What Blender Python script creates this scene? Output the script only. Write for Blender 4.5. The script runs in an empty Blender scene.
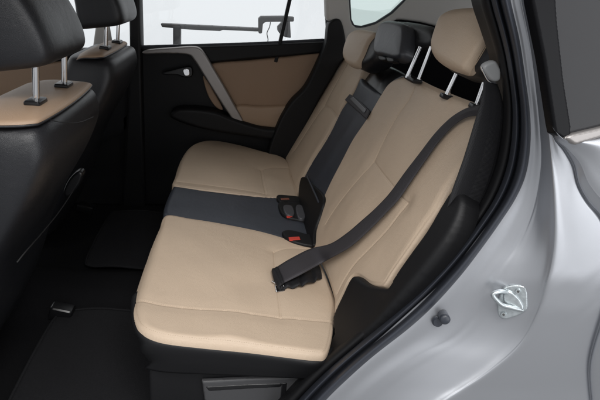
import bpy, math, random
import numpy as np
from mathutils import Vector, Matrix
random.seed(3); rng = np.random.default_rng(3)
SC = bpy.context.scene; COL = SC.collection

# ---------------------------------------------------------------- camera
YAW, PITCH, ROLL = .1772, .4205, .1227
CAM = np.array([.1848, -1.4723, 1.0792]); FPX = 465.3
def _axes():
    cy, sy, cp, sp = math.cos(YAW), math.sin(YAW), math.cos(PITCH), math.sin(PITCH)
    f = np.array([sy*cp, cy*cp, -sp]); r = np.array([cy, -sy, 0]); u = np.cross(r, f)
    c, s = math.cos(ROLL), math.sin(ROLL)
    return c*r+s*u, -s*r+c*u, f
AR, AU, AF = _axes()
cd = bpy.data.cameras.new('camera'); cam = bpy.data.objects.new('camera', cd); COL.objects.link(cam)
cd.sensor_width = 36; cd.lens = FPX/600*36; cd.clip_start = .02; cd.clip_end = 200
m = Matrix(((AR[0], AU[0], -AF[0], CAM[0]), (AR[1], AU[1], -AF[1], CAM[1]), (AR[2], AU[2], -AF[2], CAM[2]), (0, 0, 0, 1)))
cam.matrix_world = m; SC.camera = cam

# ---------------------------------------------------------------- light
w = bpy.data.worlds.new('World'); SC.world = w; w.use_nodes = True
nt = w.node_tree; bg = nt.nodes['Background']; bg.inputs[1].default_value = 1.0
# studio surroundings: white backdrop beyond the car, darker room behind the photographer, dark floor
_tc = nt.nodes.new('ShaderNodeTexCoord'); _sx = nt.nodes.new('ShaderNodeSeparateXYZ'); nt.links.new(_tc.outputs['Generated'], _sx.inputs[0])
_m1 = nt.nodes.new('ShaderNodeMapRange'); _m1.interpolation_type = 'SMOOTHSTEP'; _m1.inputs['From Min'].default_value = -.15; _m1.inputs['From Max'].default_value = .35
_m1.inputs['To Min'].default_value = .60; _m1.inputs['To Max'].default_value = 1.0; nt.links.new(_sx.outputs['Y'], _m1.inputs['Value'])
_m2 = nt.nodes.new('ShaderNodeMapRange'); _m2.interpolation_type = 'SMOOTHSTEP'; _m2.inputs['From Min'].default_value = -.5; _m2.inputs['From Max'].default_value = -.05
_m2.inputs['To Min'].default_value = .5; _m2.inputs['To Max'].default_value = 1.0; nt.links.new(_sx.outputs['Z'], _m2.inputs['Value'])
_mm = nt.nodes.new('ShaderNodeMath'); _mm.operation = 'MULTIPLY'; nt.links.new(_m1.outputs[0], _mm.inputs[0]); nt.links.new(_m2.outputs[0], _mm.inputs[1])
_mc = nt.nodes.new('ShaderNodeMix'); _mc.data_type = 'RGBA'; _mc.inputs['A'].default_value = (0, 0, 0, 1); _mc.inputs['B'].default_value = (.93, .95, .98, 1)
nt.links.new(_mm.outputs[0], _mc.inputs['Factor']); nt.links.new(_mc.outputs['Result'], bg.inputs[0])
def area(name, loc, aim, size, power, col=(1, 1, 1), sy=None):
    ld = bpy.data.lights.new(name, 'AREA'); ld.energy = power; ld.color = col; ld.size = size
    if sy: ld.shape = 'RECTANGLE'; ld.size_y = sy
    o = bpy.data.objects.new(name, ld); COL.objects.link(o); o.location = loc
    o.rotation_euler = (Vector(aim)-Vector(loc)).to_track_quat('-Z', 'Y').to_euler(); return o
area('studio_softbox', (.5, -2.5, 3.1), (.35, -.2, .4), 1.3, 62, (1, .985, .965))
area('front_added_fill', (-.75, -2.6, 2.3), (.45, 0, .5), 1.1, 22, (1, .985, .965))  # added fill lamp to brighten the backrest, no known source there
area('rear_added_highlight', (2.1, -2.9, 1.2), (.8, -.8, .6), 1.7, 24, (.96, .975, 1), 2.2)  # added lamp that gives the silver jamb its highlights, no known source
SC.view_settings.view_transform = 'Standard'; SC.view_settings.look = 'None'
SC.view_settings.exposure = 0; SC.view_settings.gamma = 1; SC.view_settings.use_curve_mapping = False
SC.render.engine = 'CYCLES'; SC.cycles.max_bounces = 8; SC.cycles.transparent_max_bounces = 12

# ---------------------------------------------------------------- geometry helpers
AX = {'x': (1, 0, 0), 'y': (0, 1, 0), 'z': (0, 0, 1)}
def pl(n, c):
    if isinstance(n, str): n = AX[n]
    n = np.array(n, float); L = np.linalg.norm(n); return n/L, c/L
def on(u, v, P):
    n, c = P; d = AF+(u-300)/FPX*AR-(v-200)/FPX*AU
    return CAM+d*((c-n@CAM)/(n@d))
def crs(P, closed=False, n=8):
    """Catmull-Rom through the points (any dimension)"""
    P = np.array(P, float); N = len(P); out = []
    for i in range(N if closed else N-1):
        if closed: a, b, c, d = P[i-1], P[i], P[(i+1) % N], P[(i+2) % N]
        else: a, b, c, d = P[max(i-1, 0)], P[i], P[i+1], P[min(i+2, N-1)]
        for k in range(n):
            t = k/n
            out.append(.5*((2*b)+(c-a)*t+(2*a-5*b+4*c-d)*t*t+(3*b-a-3*c+d)*t**3))
    if not closed: out.append(P[-1])
    return np.array(out)
def resample(P, n, closed=False):
    if closed: P = np.vstack([P, P[:1]])
    L = np.r_[0, np.cumsum(np.linalg.norm(np.diff(P, axis=0), axis=1))]
    t = np.linspace(0, L[-1], n, endpoint=not closed)
    return np.stack([np.interp(t, L, P[:, k]) for k in range(P.shape[1])], 1)
def mesh(name, V, F, mat, parent=None, smooth=True, angle=None):
    me = bpy.data.meshes.new(name); me.from_pydata([tuple(map(float, v)) for v in V], [], [tuple(map(int, f)) for f in F])
    me.validate(); me.update()
    if smooth: me.polygons.foreach_set('use_smooth', [True]*len(me.polygons))
    if angle: me.set_sharp_from_angle(angle=math.radians(angle))
    o = bpy.data.objects.new(name, me); COL.objects.link(o)
    if mat: me.materials.append(mat)
    if parent: o.parent = parent
    return o
def recalc(o):
    import bmesh
    b = bmesh.new(); b.from_mesh(o.data); bmesh.ops.recalc_face_normals(b, faces=b.faces); b.to_mesh(o.data); b.free(); return o
def thing(name, label, cat, loc=(0, 0, 0), group=None):
    o = bpy.data.objects.new(name, None); COL.objects.link(o); o.empty_display_size = .05
    o['label'] = label; o['category'] = cat
    if group: o['group'] = group
    return o
def tag(o, label, cat, group=None):
    o['label'] = label; o['category'] = cat
    if group: o['group'] = group
    return o

def segdist(Q, A, B):
    """distance of points Q (n,2) to segments A->B (m,2): min distance, index, t"""
    best = np.full(len(Q), 1e9); bi = np.zeros(len(Q), int); bt = np.zeros(len(Q))
    for i in range(len(A)):
        ab = B[i]-A[i]; L = ab@ab+1e-18; t = np.clip(((Q-A[i])@ab)/L, 0, 1)
        d = np.hypot(*(Q-A[i]-t[:, None]*ab).T); k = d < best
        best[k] = d[k]; bi[k] = i; bt[k] = t[k]
    return best, bi, bt
def inside(Q, P):
    x, y = Q.T; c = np.zeros(len(Q), bool); j = len(P)-1
    for i in range(len(P)):
        xi, yi = P[i]; xj, yj = P[j]
        k = ((yi > y) != (yj > y)) & (x < (xj-xi)*(y-yi)/(yj-yi+1e-18)+xi); c ^= k; j = i
    return c
def puff(name, mat, outline, P, thick, r=.01, h=.004, parent=None, bumps=(), seams=(), edge_seam=None, crown=0.0,
         groove=.003, gw=.003, both=False, n=6, flip=False, shift=None, wrinkle=0, straight=False, pull=0, taper=0, stitch=None, edge_stitch=True):
    """a padded or rounded solid: outline in photo pixels laid on the real plane P, rounded edge radius r (or per point)"""
    nrm, c = P
    sgn = 1 if (nrm@CAM-c) > 0 else -1
    N = nrm*sgn; C = c*sgn
    e1 = np.cross(N, AX['z'] if abs(N[2]) < .8 else AX['x']); e1 /= np.linalg.norm(e1); e2 = np.cross(N, e1)
    pts = [(p[0], p[1], p[2] if len(p) > 2 else r) for p in outline]
    O3 = np.array([on(u, v, (N, C-rr)) for u, v, rr in pts])
    loc = np.c_[O3@e1, O3@e2, [p[2] for p in pts]]
    if straight: D = resample(np.array(loc), max(60, len(loc)*n), True)
    else: D = crs(loc, True, n)
    D2, Rr = D[:, :2], np.maximum(D[:, 2], 1e-4)
    lo, hi = D2.min(0)-h, D2.max(0)+h
    nx, ny = [int(math.ceil((hi[k]-lo[k])/h))+1 for k in (0, 1)]
    gx, gy = np.meshgrid(lo[0]+h*np.arange(nx), lo[1]+h*np.arange(ny), indexing='ij')
    Q = np.c_[gx.ravel(), gy.ravel()]
    cx = Q.reshape(nx, ny, 2)[:-1, :-1].reshape(-1, 2)+h/2
    keep = inside(cx, D2).reshape(nx-1, ny-1)
    idx = np.arange(nx*ny).reshape(nx, ny)
    ii, jj = np.nonzero(keep)
    F = np.c_[idx[ii, jj], idx[ii+1, jj], idx[ii+1, jj+1], idx[ii, jj+1]]
    cnt = {}
    for f in F:
        for a, b in zip(f, np.roll(f, -1)): cnt[(a, b)] = 1
    bnd = [(a, b) for (a, b) in cnt if (b, a) not in cnt]
    used = np.unique(F); rem = -np.ones(nx*ny, int); rem[used] = np.arange(len(used)); Q = Q[used]; F = rem[F]
    bnd = [(rem[a], rem[b]) for a, b in bnd]; bv = np.unique(np.array(bnd).ravel())
    A, B = D2, np.roll(D2, -1, 0)
    d, bi, bt = segdist(Q, A, B)
    Q[bv] = A[bi[bv]]+bt[bv, None]*(B-A)[bi[bv]]
    d[bv] = 0
    isb = np.zeros(len(Q), bool); isb[bv] = True
    # relax the rows beside the border
    nb = [[] for _ in Q]
    for f in F:
        for a, b in zip(f, np.roll(f, -1)): nb[a].append(b)
    near = np.nonzero((d < 2.5*h) & ~isb)[0]
    for _ in range(3):
        for i in near: Q[i] = .5*Q[i]+.5*np.mean(Q[nb[i]], axis=0)
    d, bi, bt = segdist(Q, A, B); d[bv] = 0
    rr = Rr[bi]*(1-bt)+np.roll(Rr, -1)[bi]*bt
    q = np.clip(d, 0, rr)
    H = -(rr-np.sqrt(np.maximum(rr*rr-(rr-q)**2, 0)))
    if crown:
        dm = max(d.max(), 1e-6); H += crown*(1-(1-np.clip(d/dm, 0, 1))**2)
    for b in bumps:
        (u, v), s1, amp = b[0], b[1], b[2]; s2 = b[3] if len(b) > 3 else s1
        p = on(u, v, (N, C)); H += amp*np.exp(-((Q[:, 0]-p@e1)/s1)**2-((Q[:, 1]-p@e2)/s2)**2)*np.clip(d/.02, 0, 1)
    for s in seams:
        S3 = np.array([on(u, v, (N, C)) for u, v in s]); S = crs(np.c_[S3@e1, S3@e2], False, 6)
        ds, _, _ = segdist(Q, S[:-1], S[1:]); H -= groove*np.exp(-(ds/gw)**2)+pull*np.exp(-(ds/.022)**2)
    if edge_seam: H -= groove*.8*np.exp(-((d-edge_seam)/gw)**2)
    if wrinkle:
        for _ in range(26):
            k = rng.normal(0, 1, 2)*rng.uniform(6, 30); H += wrinkle/5*np.sin(Q@k+rng.uniform(0, 6.28))*np.clip(d/.03, 0, 1)
    V = Q[:, :1]*e1+Q[:, 1:2]*e2+(C+H)[:, None]*N
    if shift is not None: V = V+np.array(shift)
    nV = len(V)
    # skirt and back
    rb = rr if both else np.full(nV, 0.)
    Hb = (-thick-H-rb*0) if both else np.full(nV, -thick)
    Qb = Q
    if taper: ctr = D2.mean(0); Qb = ctr+(Q-ctr)*(1-taper)
    Vb = Qb[:, :1]*e1+Qb[:, 1:2]*e2+(C+Hb)[:, None]*N
    if shift is not None: Vb = Vb+np.array(shift)
    VV = np.vstack([V, Vb]); FF = [tuple(f) for f in F]+[tuple(f[::-1]+nV) for f in F]
    FF += [(b, a, a+nV, b+nV) for a, b in bnd]
    o = recalc(mesh(name, VV, FF, mat, parent))
    if not both: o.data.set_sharp_from_angle(angle=math.radians(60))
    if stitch:
        SV, SF = [], []
        paths = []
        for s in seams:
            S3 = np.array([on(u, v, (N, C)) for u, v in s]); S = crs(np.c_[S3@e1, S3@e2], False, 10); paths += [(S, .0028), (S, -.0028)]
        if edge_seam and edge_stitch: paths.append((np.vstack([D2, D2[:1]]), 'edge'))
        for S, off in paths:
            L = np.r_[0, np.cumsum(np.hypot(*np.diff(S, axis=0).T))]
            for q in np.arange(.003, L[-1]-.003, .0052):
                p0 = np.array([np.interp(q, L, S[:, 0]), np.interp(q, L, S[:, 1])]); p1 = np.array([np.interp(q+.0034, L, S[:, 0]), np.interp(q+.0034, L, S[:, 1])])
                t_ = p1-p0; ln = np.hypot(*t_)
                if ln < 1e-5: continue
                t_ /= ln; w_ = np.array([-t_[1], t_[0]])
                if off == 'edge':
                    w2 = w_ if inside((p0+w_*.004)[None], D2)[0] else -w_
                    p0 = p0+w2*(edge_seam+.0022); p1 = p1+w2*(edge_seam+.0022)
                else: p0 = p0+w_*off; p1 = p1+w_*off
                mid = (p0+p1)/2; dd = ((Q-mid)**2).sum(1); k3 = np.argpartition(dd, 3)[:3]; wt = 1/(dd[k3]+1e-9); hh = (H[k3]*wt).sum()/wt.sum()
                b0 = len(SV)
                for a_, up_ in ((p0, -.0002), ((p0+p1)/2+w_*.0006, .0001), ((p0+p1)/2-w_*.0006, .0001), (p1, -.0002), ((p0+p1)/2, .0007)):
                    SV.append(a_[0]*e1+a_[1]*e2+(C+hh+up_)*N+(np.array(shift) if shift is not None else 0))
                SF += [(b0, b0+1, b0+4), (b0+1, b0+3, b0+4), (b0+3, b0+2, b0+4), (b0+2, b0, b0+4)]
        if SV: recalc(mesh('stitching', SV, SF, stitch, o))
    return o
def grid(name, R, mat, parent=None, closed=False, thick=0, caps=False, angle=None):
    """surface through rows of 3-D points"""
    R = np.array(R); a, b = R.shape[:2]; V = R.reshape(-1, 3); F = []
    for i in range(a-1):
        for j in range(b if closed else b-1):
            k = (j+1) % b; F.append((i*b+j, i*b+k, (i+1)*b+k, (i+1)*b+j))
    if caps and closed: F += [tuple(range(b))[::-1], tuple((a-1)*b+j for j in range(b))]
    o = recalc(mesh(name, V, F, mat, parent, angle=angle))
    if not closed:
        uv = o.data.uv_layers.new(name='UVMap'); Lr = np.r_[0, np.cumsum(np.linalg.norm(np.diff(R[:, b//2], axis=0), axis=1))]
        for l in o.data.loops: uv.data[l.index].uv = ((l.vertex_index % b)/(b-1), Lr[l.vertex_index//b])
    if thick:
        md = o.modifiers.new('solid', 'SOLIDIFY'); md.thickness = thick; md.offset = 0
    return o
def tube(name, pts, rad, mat, parent=None, seg=14, smooth=True, n=6, flat=1.0, caps=True):
    P = crs(pts, False, n) if smooth and len(pts) > 2 else np.array(pts, float)
    rows = []; up = np.array([.13, .2, .97])
    for i, p in enumerate(P):
        t = P[min(i+1, len(P)-1)]-P[max(i-1, 0)]; t /= np.linalg.norm(t)
        s = np.cross(t, up); s /= np.linalg.norm(s); q = np.cross(s, t); up = q
        rr = rad if not callable(rad) else rad(i/(len(P)-1))
        rows.append([p+rr*(math.cos(a)*s+flat*math.sin(a)*q) for a in np.linspace(0, 2*math.pi, seg, endpoint=False)])
    return grid(name, rows, mat, parent, True, caps=caps, angle=50)
def ribbon(name, L, Rr, mat, parent=None, thick=.0016, n=8, cross=7, cup=0.0):
    """webbing between two 3-D edge curves"""
    L = crs(L, False, n); Rr = crs(Rr, False, n); m_ = max(len(L), 2); Rr = resample(Rr, m_); L = resample(L, m_)
    rows = []
    for i in range(m_):
        ed = Rr[i]-L[i]; t = L[min(i+1, m_-1)]-L[max(i-1, 0)]; nn = np.cross(ed, t); nn /= np.linalg.norm(nn)+1e-9
        if nn@(CAM-L[i]) < 0: nn = -nn
        rows.append([L[i]+ed*k+nn*cup*(1-(2*k-1)**2) for k in np.linspace(0, 1, cross)])
    return grid(name, rows, mat, parent, thick=thick)
def box(name, c, s, mat, parent=None, rot=None, bev=.004, seg=3):
    import bmesh
    b = bmesh.new(); bmesh.ops.create_cube(b, size=1); bmesh.ops.scale(b, vec=s, verts=b.verts)
    if bev: bmesh.ops.bevel(b, geom=b.edges[:], offset=bev, segments=seg, affect='EDGES', profile=.6)
    M = Matrix.Translation(Vector(c))
    if rot is not None: M = M @ (rot if isinstance(rot, Matrix) else Matrix(rot)).to_4x4()
    bmesh.ops.transform(b, matrix=M, verts=b.verts)
    me = bpy.data.meshes.new(name); b.to_mesh(me); b.free(); me.materials.append(mat)
    me.polygons.foreach_set('use_smooth', [True]*len(me.polygons)); me.set_sharp_from_angle(angle=math.radians(35))
    o = bpy.data.objects.new(name, me); COL.objects.link(o); o.parent = parent; return o
def frame(t, up=(0, 0, 1)):
    """rotation whose local x runs along t"""
    t = Vector(t).normalized(); s = Vector(up).cross(t).normalized(); q = t.cross(s)
    return Matrix((t, s, q)).transposed()
def column(name, secs, mat, parent=None, seg=48, e=.35):
    """loft of rounded-rectangle sections (cx, cy, cz, half_x, half_y[, tilt])"""
    S = crs(secs, False, 5); rows = []
    for s in S:
        a = np.linspace(0, 2*math.pi, seg, endpoint=False); ca, sa = np.cos(a), np.sin(a)
        x = np.sign(ca)*np.abs(ca)**e*s[3]; y = np.sign(sa)*np.abs(sa)**e*s[4]
        rows.append(np.c_[s[0]+x, s[1]+y, np.full(seg, s[2])+x*s[5]])
    return grid(name, rows, mat, parent, True, caps=True)

# ---------------------------------------------------------------- materials
def mat(name, col, rough=.5, metal=0, bump=0, bscale=200, var=.0, vscale=6, coat=0, spec=.5, emit=None, voronoi=False, sheen=0, rvar=0):
    M = bpy.data.materials.new(name); M.use_nodes = True; nt = M.node_tree; b = nt.nodes['Principled BSDF']
    b.inputs['Base Color'].default_value = (*col, 1); b.inputs['Roughness'].default_value = rough
    b.inputs['Metallic'].default_value = metal; b.inputs['Specular IOR Level'].default_value = spec
    b.inputs['Coat Weight'].default_value = coat; b.inputs['Coat Roughness'].default_value = .08
    if sheen: b.inputs['Sheen Weight'].default_value = sheen
    tc = nt.nodes.new('ShaderNodeTexCoord')
    if var or rvar:
        nz = nt.nodes.new('ShaderNodeTexNoise'); nz.inputs['Scale'].default_value = vscale; nz.inputs['Detail'].default_value = 6
        nt.links.new(tc.outputs['Object'], nz.inputs['Vector'])
    if var:
        mx = nt.nodes.new('ShaderNodeMix'); mx.data_type = 'RGBA'
        mx.inputs['A'].default_value = (*[c*(1-var) for c in col], 1); mx.inputs['B'].default_value = (*[min(1, c*(1+var)) for c in col], 1)
        nt.links.new(nz.outputs['Fac'], mx.inputs['Factor']); nt.links.new(mx.outputs['Result'], b.inputs['Base Color'])
    if rvar:
        mr = nt.nodes.new('ShaderNodeMapRange'); mr.inputs['To Min'].default_value = rough-rvar; mr.inputs['To Max'].default_value = rough+rvar
        mr.inputs['From Min'].default_value = .3; mr.inputs['From Max'].default_value = .7
        nt.links.new(nz.outputs['Fac'], mr.inputs['Value']); nt.links.new(mr.outputs['Result'], b.inputs['Roughness'])
    if bump:
        if voronoi:
            t = nt.nodes.new('ShaderNodeTexVoronoi'); t.feature = 'DISTANCE_TO_EDGE'; t.inputs['Scale'].default_value = bscale; out = t.outputs['Distance']
        else:
            t = nt.nodes.new('ShaderNodeTexNoise'); t.inputs['Scale'].default_value = bscale; t.inputs['Detail'].default_value = 4; out = t.outputs['Fac']
        bn = nt.nodes.new('ShaderNodeBump'); bn.inputs['Strength'].default_value = bump; bn.inputs['Distance'].default_value = .001
        nt.links.new(tc.outputs['Object'], t.inputs['Vector']); nt.links.new(out, bn.inputs['Height']); nt.links.new(bn.outputs['Normal'], b.inputs['Normal'])
        if voronoi:
            t2 = nt.nodes.new('ShaderNodeTexNoise'); t2.inputs['Scale'].default_value = 16; t2.inputs['Detail'].default_value = 7; t2.inputs['Roughness'].default_value = .62; t2.inputs['Distortion'].default_value = .7
            b2 = nt.nodes.new('ShaderNodeBump'); b2.inputs['Strength'].default_value = .3; b2.inputs['Distance'].default_value = .004
            nt.links.new(tc.outputs['Object'], t2.inputs['Vector']); nt.links.new(t2.outputs['Fac'], b2.inputs['Height']); nt.links.new(b2.outputs['Normal'], bn.inputs['Normal'])
    return M
TAN = mat('tan_leather', (.585, .46, .345), .45, bump=.6, bscale=420, voronoi=True, var=.05, vscale=5, spec=.35, rvar=.06)
TAN2 = mat('tan_seam_thread', (.40, .28, .18), .8)
STITCH = mat('pale_stitching', (.40, .30, .21), .8)
BLK = mat('black_leather', (.012, .0125, .015), .42, bump=.4, bscale=420, voronoi=True, spec=.5, rvar=.06)
STRIP = mat('charcoal_leather', (.040, .045, .058), .45, bump=.35, bscale=420, voronoi=True, spec=.5, rvar=.05)
PLA = mat('black_plastic', (.007, .007, .008), .5, bump=.25, bscale=900, spec=.3)
PLG = mat('black_plastic_satin', (.008, .008, .009), .3, bump=.1, bscale=700)
GRYP = mat('grey_plastic', (.055, .055, .058), .5, bump=.2, bscale=900)
RUB = mat('black_rubber', (.032, .036, .047), .42, bump=.2, bscale=500, spec=.5, rvar=.08)
WEB = mat('belt_webbing', (.040, .037, .042), .6, spec=.4)
WEBD = mat('dark_webbing', (.012, .012, .014), .6, spec=.4)
CARPET = mat('black_carpet', (.008, .008, .009), .95, spec=.1, bump=1., bscale=900, var=.3, vscale=300)
MATT = mat('mat_carpet', (.014, .014, .0155), .9, spec=.15, bump=1., bscale=500, var=.3, vscale=200)
CHR = mat('chrome', (.82, .82, .83), .06, metal=1)
ZINC = mat('zinc_plated_steel', (.52, .56, .575), .34, metal=.85, rvar=.1, bump=.5, bscale=160, var=.12, vscale=120)
SILV = mat('silver_paint', (.57, .583, .615), .36, metal=.87, coat=.2, bump=.12, bscale=1800, var=.015, vscale=900)
SATIN = mat('satin_silver_trim', (.33, .31, .30), .35, metal=.6)
HEAD = mat('headliner_cloth', (.50, .47, .43), .95, bump=.3, bscale=900, var=.04)
TRIMG = mat('pale_grey_trim', (.62, .60, .57), .7, bump=.2, bscale=900, var=.03)
RED = mat('red_button', (.62, .06, .04), .4)
TANC = mat('tan_door_cloth', (.38, .255, .17), .6, bump=.3, bscale=420, voronoi=True, var=.04)
TANP = mat('tan_leather_shaded', (.36, .25, .17), .5, bump=.5, bscale=420, voronoi=True, var=.05)  # tan leather with the shade on the front seat tops put into its colour
RIG = mat('rig_metal', (.07, .07, .073), .5, metal=.3, bump=.1, bscale=60, var=.2, vscale=8)
def glassmat(name, tint, gloss):
    M = bpy.data.materials.new(name); M.use_nodes = True; nt = M.node_tree; nt.nodes.remove(nt.nodes['Principled BSDF'])
    t = nt.nodes.new('ShaderNodeBsdfTransparent'); t.inputs[0].default_value = (*tint, 1)
    g = nt.nodes.new('ShaderNodeBsdfGlossy'); g.inputs['Roughness'].default_value = .02
    mx = nt.nodes.new('ShaderNodeMixShader'); mx.inputs[0].default_value = gloss
    nt.links.new(t.outputs[0], mx.inputs[1]); nt.links.new(g.outputs[0], mx.inputs[2])
    nt.links.new(mx.outputs[0], nt.nodes['Material Output'].inputs[0]); return M
GLASS = glassmat('clear_glass', (.97, .98, .98), .05)
GREEN = glassmat('green_glass', (.78, .84, .82), .04)
PRIV = mat('privacy_glass', (.028, .028, .030), .10, spec=.2, var=.05, vscale=20)
BACK = mat('studio_white', (.8, .8, .8), .9)
# webbing weave: fine cross ribs and two selvedge lines
def weave(M, col):
    nt = M.node_tree; b = nt.nodes['Principled BSDF']; L = nt.links.new
    uv = nt.nodes.new('ShaderNodeUVMap'); sp_ = nt.nodes.new('ShaderNodeSeparateXYZ'); L(uv.outputs[0], sp_.inputs[0])
    def m(op, a, b_):
        n = nt.nodes.new('ShaderNodeMath'); n.operation = op
        for k, x in enumerate((a, b_)):
            if x is None: continue
            if isinstance(x, (int, float)): n.inputs[k].default_value = x
            else: L(x, n.inputs[k])
        return n.outputs[0]
    rib = m('SINE', m('ADD', m('MULTIPLY', sp_.outputs['Y'], 2600.), m('MULTIPLY', m('ABSOLUTE', m('SUBTRACT', sp_.outputs['X'], .5), None), 60.)), None)
    e_ = m('ABSOLUTE', m('SUBTRACT', sp_.outputs['X'], .5), None)
    line = m('GREATER_THAN', m('SINE', m('MULTIPLY', e_, 75.), None), .2)
    edge = m('MULTIPLY', m('GREATER_THAN', e_, .36), line)
    h_ = m('ADD', m('MULTIPLY', rib, .5), edge)
    bn = nt.nodes.new('ShaderNodeBump'); bn.inputs['Strength'].default_value = .7; bn.inputs['Distance'].default_value = .0006
    L(h_, bn.inputs['Height']); L(bn.outputs['Normal'], b.inputs['Normal'])
    mx = nt.nodes.new('ShaderNodeMix'); mx.data_type = 'RGBA'; mx.inputs['A'].default_value = (*col, 1); mx.inputs['B'].default_value = (*[c*1.7 for c in col], 1)
    L(m('MULTIPLY', edge, .7), mx.inputs['Factor']); L(mx.outputs['Result'], b.inputs['Base Color'])
weave(WEB, (.040, .037, .042)); weave(WEBD, (.012, .012, .014))

# ================================================================ the floor (structure)
# foot well with a low centre tunnel
ys = np.linspace(-.74, .74, 60); xs = np.linspace(-1.3, .12, 50); rows = []
for x in xs: rows.append([(x, y, .05*math.exp(-(y/.11)**4)+.006*math.sin(9*x+4*y)) for y in ys])
o = grid('floor', rows, CARPET, thick=.01); o['kind'] = 'structure'
ys = np.linspace(-.74, .70, 4); o = grid('cargo_floor', [[(x, y, .50) for y in ys] for x in (.66, 1.0, 1.6)], CARPET, thick=.02); o['kind'] = 'structure'

def floor_mat(label, y0, y1, x0, x1, z):
    t = thing('floor_mat', label, 'floor mat', group='floor mats in the rear foot well')
    n = 40; rows = []
    for i in range(n):
        r_ = []
        for j in range(n):
            u, v = i/(n-1)*2-1, j/(n-1)*2-1
            s = 1-.06*(abs(u)**6)*(abs(v)**6)
            r_.append(((x0+x1)/2+u*s*(x1-x0)/2, (y0+y1)/2+v*s*(y1-y0)/2, z+.012+.004*math.sin(5*u+3*v)+.012*max(0, -u-.75)*4*.3))
        rows.append(r_)
    grid('carpet_pad', rows, MATT, t, thick=.008)
    R_ = np.array(rows); edge = np.vstack([R_[0], R_[1:, -1], R_[-1, ::-1][1:], R_[::-1, 0][1:]])+[0, 0, .003]
    tube('binding', edge, .004, MATT, t, seg=8, smooth=False)
    return t
fm1 = floor_mat('black carpet floor mat in the near foot well, lower left of the tan cushion', -.62, -.13, -.34, .02, .012)
fm2 = floor_mat('black carpet floor mat in the far foot well beyond the centre tunnel', .13, .62, -.34, .02, .012)

# ================================================================ rear bench seat
bench = thing('rear_bench_seat', 'tan leather rear bench seat with a charcoal centre band and three headrests', 'car seat')
CU = pl((.08, 0, 1), .378)             # cushion top plane
BK = pl((-.55, 0, .25), -.176)         # backrest front plane
near_c = [(166, 217, .010), (159, 231, .02), (151, 250, .03), (144, 270, .035), (137, 291, .035), (132, 312, .03), (134, 326, .025), (142, 335, .02), (162, 342, .018),
          (200, 347, .018), (250, 352, .018), (290, 357, .018), (315, 360, .018), (326, 357, .015), (331, 343, .012), (334, 322, .01), (335, 303, .01), (326, 278, .01),
          (318, 260, .01), (311, 247, .008), (296, 243, .006), (262, 233, .006), (220, 224.5, .006), (190, 220, .008)]
puff('cushion', TAN, near_c, CU, .034, h=.0024, parent=bench, edge_seam=.007, groove=.0022, gw=.0024,
     bumps=[((225, 265), .14, .008, .2), ((300, 300), .07, .006, .1), ((230, 330), .3, .006, .05), ((250, 285), .05, -.004, .05)],
     seams=[[(133, 296), (142, 300), (152, 302.5), (165, 305), (200, 309), (240, 313), (281, 317), (310, 320), (336, 322)], [(274, 252), (275, 270), (277, 290), (281, 317)],
            [(274, 252), (290, 248), (312, 249)]], pull=.0022, wrinkle=.0006, stitch=STITCH)
far_c = [(174, 187, .008), (175, 178, .02), (180, 163, .025), (189, 150, .025), (202, 144, .02), (217, 143.5, .018), (238, 147, .015), (262, 153, .012), (281, 158, .01),
         (289, 165, .01), (292, 178, .008), (298, 199, .006), (284, 199.5, .006), (262, 197.5, .006), (232, 194.5, .006), (200, 190.5, .006)]
puff('cushion', TAN, far_c, CU, .07, h=.003, parent=bench, edge_seam=.007, groove=.0022, gw=.0026,
     bumps=[((220, 170), .13, .008, .16), ((275, 180), .05, .004)],
     seams=[[(177, 181), (200, 184), (230, 188), (265, 193)], [(261, 170), (263, 182), (266, 194)], [(261, 170), (275, 167), (290, 168)]], pull=.002, wrinkle=.0005, stitch=STITCH)
puff('centre_band', STRIP, [(167, 217, .01), (163.5, 212, .015), (167, 200, .02), (172, 190, .015), (176, 187.5, .008), (200, 190.5, .004), (232, 194.5, .004), (262, 197.5, .004), (297, 200, .004),
     (303, 215, .004), (309, 232, .004), (312, 246, .004), (296, 243, .004), (262, 233, .004), (220, 224.5, .004), (190, 220, .004)],
     CU, .07, h=.0035, parent=bench, edge_seam=.006, groove=.0015, gw=.002, bumps=[((235, 208), .2, .004, .06)], seams=[], wrinkle=.0008, shift=(0, 0, -.0015))
# black valance under the cushion, and the moulded seat base
FR = []
vt = [(131.5, 300), (131.5, 316), (134, 327), (142, 337), (162, 344), (200, 349), (250, 354), (290, 359), (318, 362.5), (334, 356)]
vb = [(150, 330), (148, 345), (147, 360), (149, 380), (160, 392), (200, 402), (250, 408), (290, 412), (320, 412), (345, 404)]
def mixp(a, b, k): return (a[0]+(b[0]-a[0])*k, a[1]+(b[1]-a[1])*k)
topL = np.array([on(*p, pl((.08, 0, 1), .378-.024)) for p in vt])
botL = topL.copy(); botL[:, 2] -= np.interp(np.arange(10), [0, 3, 9], [.20, .10, .05]); botL[:3, 0] += .05; botL[2:, 1] += .012; botL[:2, 1] += .1
midL = topL*.6+botL*.4; midL[2:, 1] -= .004; midL[:3, 0] -= .002
T_, M_, B_ = [resample(crs(k, False, 6), 60) for k in (topL, midL, botL)]
in_ = T_.copy(); in_[:, 1] += .03; in_[:, 0] += .01; in_[:, 2] += .004
rows = crs([in_, T_, M_, B_], False, 6)
grid('valance', rows, PLA, bench, thick=.004)
grid('seat_base', [[(.03, -.58, .17), (.03, .6, .17)], [(.06, -.58, 0), (.06, .6, 0)]], PLA, bench, thick=.01)
# front face of the seat, down to the floor, across the car
rows = []
for y in np.linspace(-.56, .6, 30):
    rows.append([(.035+.02*(1 if abs(y) > .5 else 0), y, .335), (.02, y, .30), (.045, y, .2), (.09, y, .1), (.1, y, 0)])
grid('valance_front', [crs(r_, False, 5) for r_ in rows], BLK, bench, thick=.006)
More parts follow.
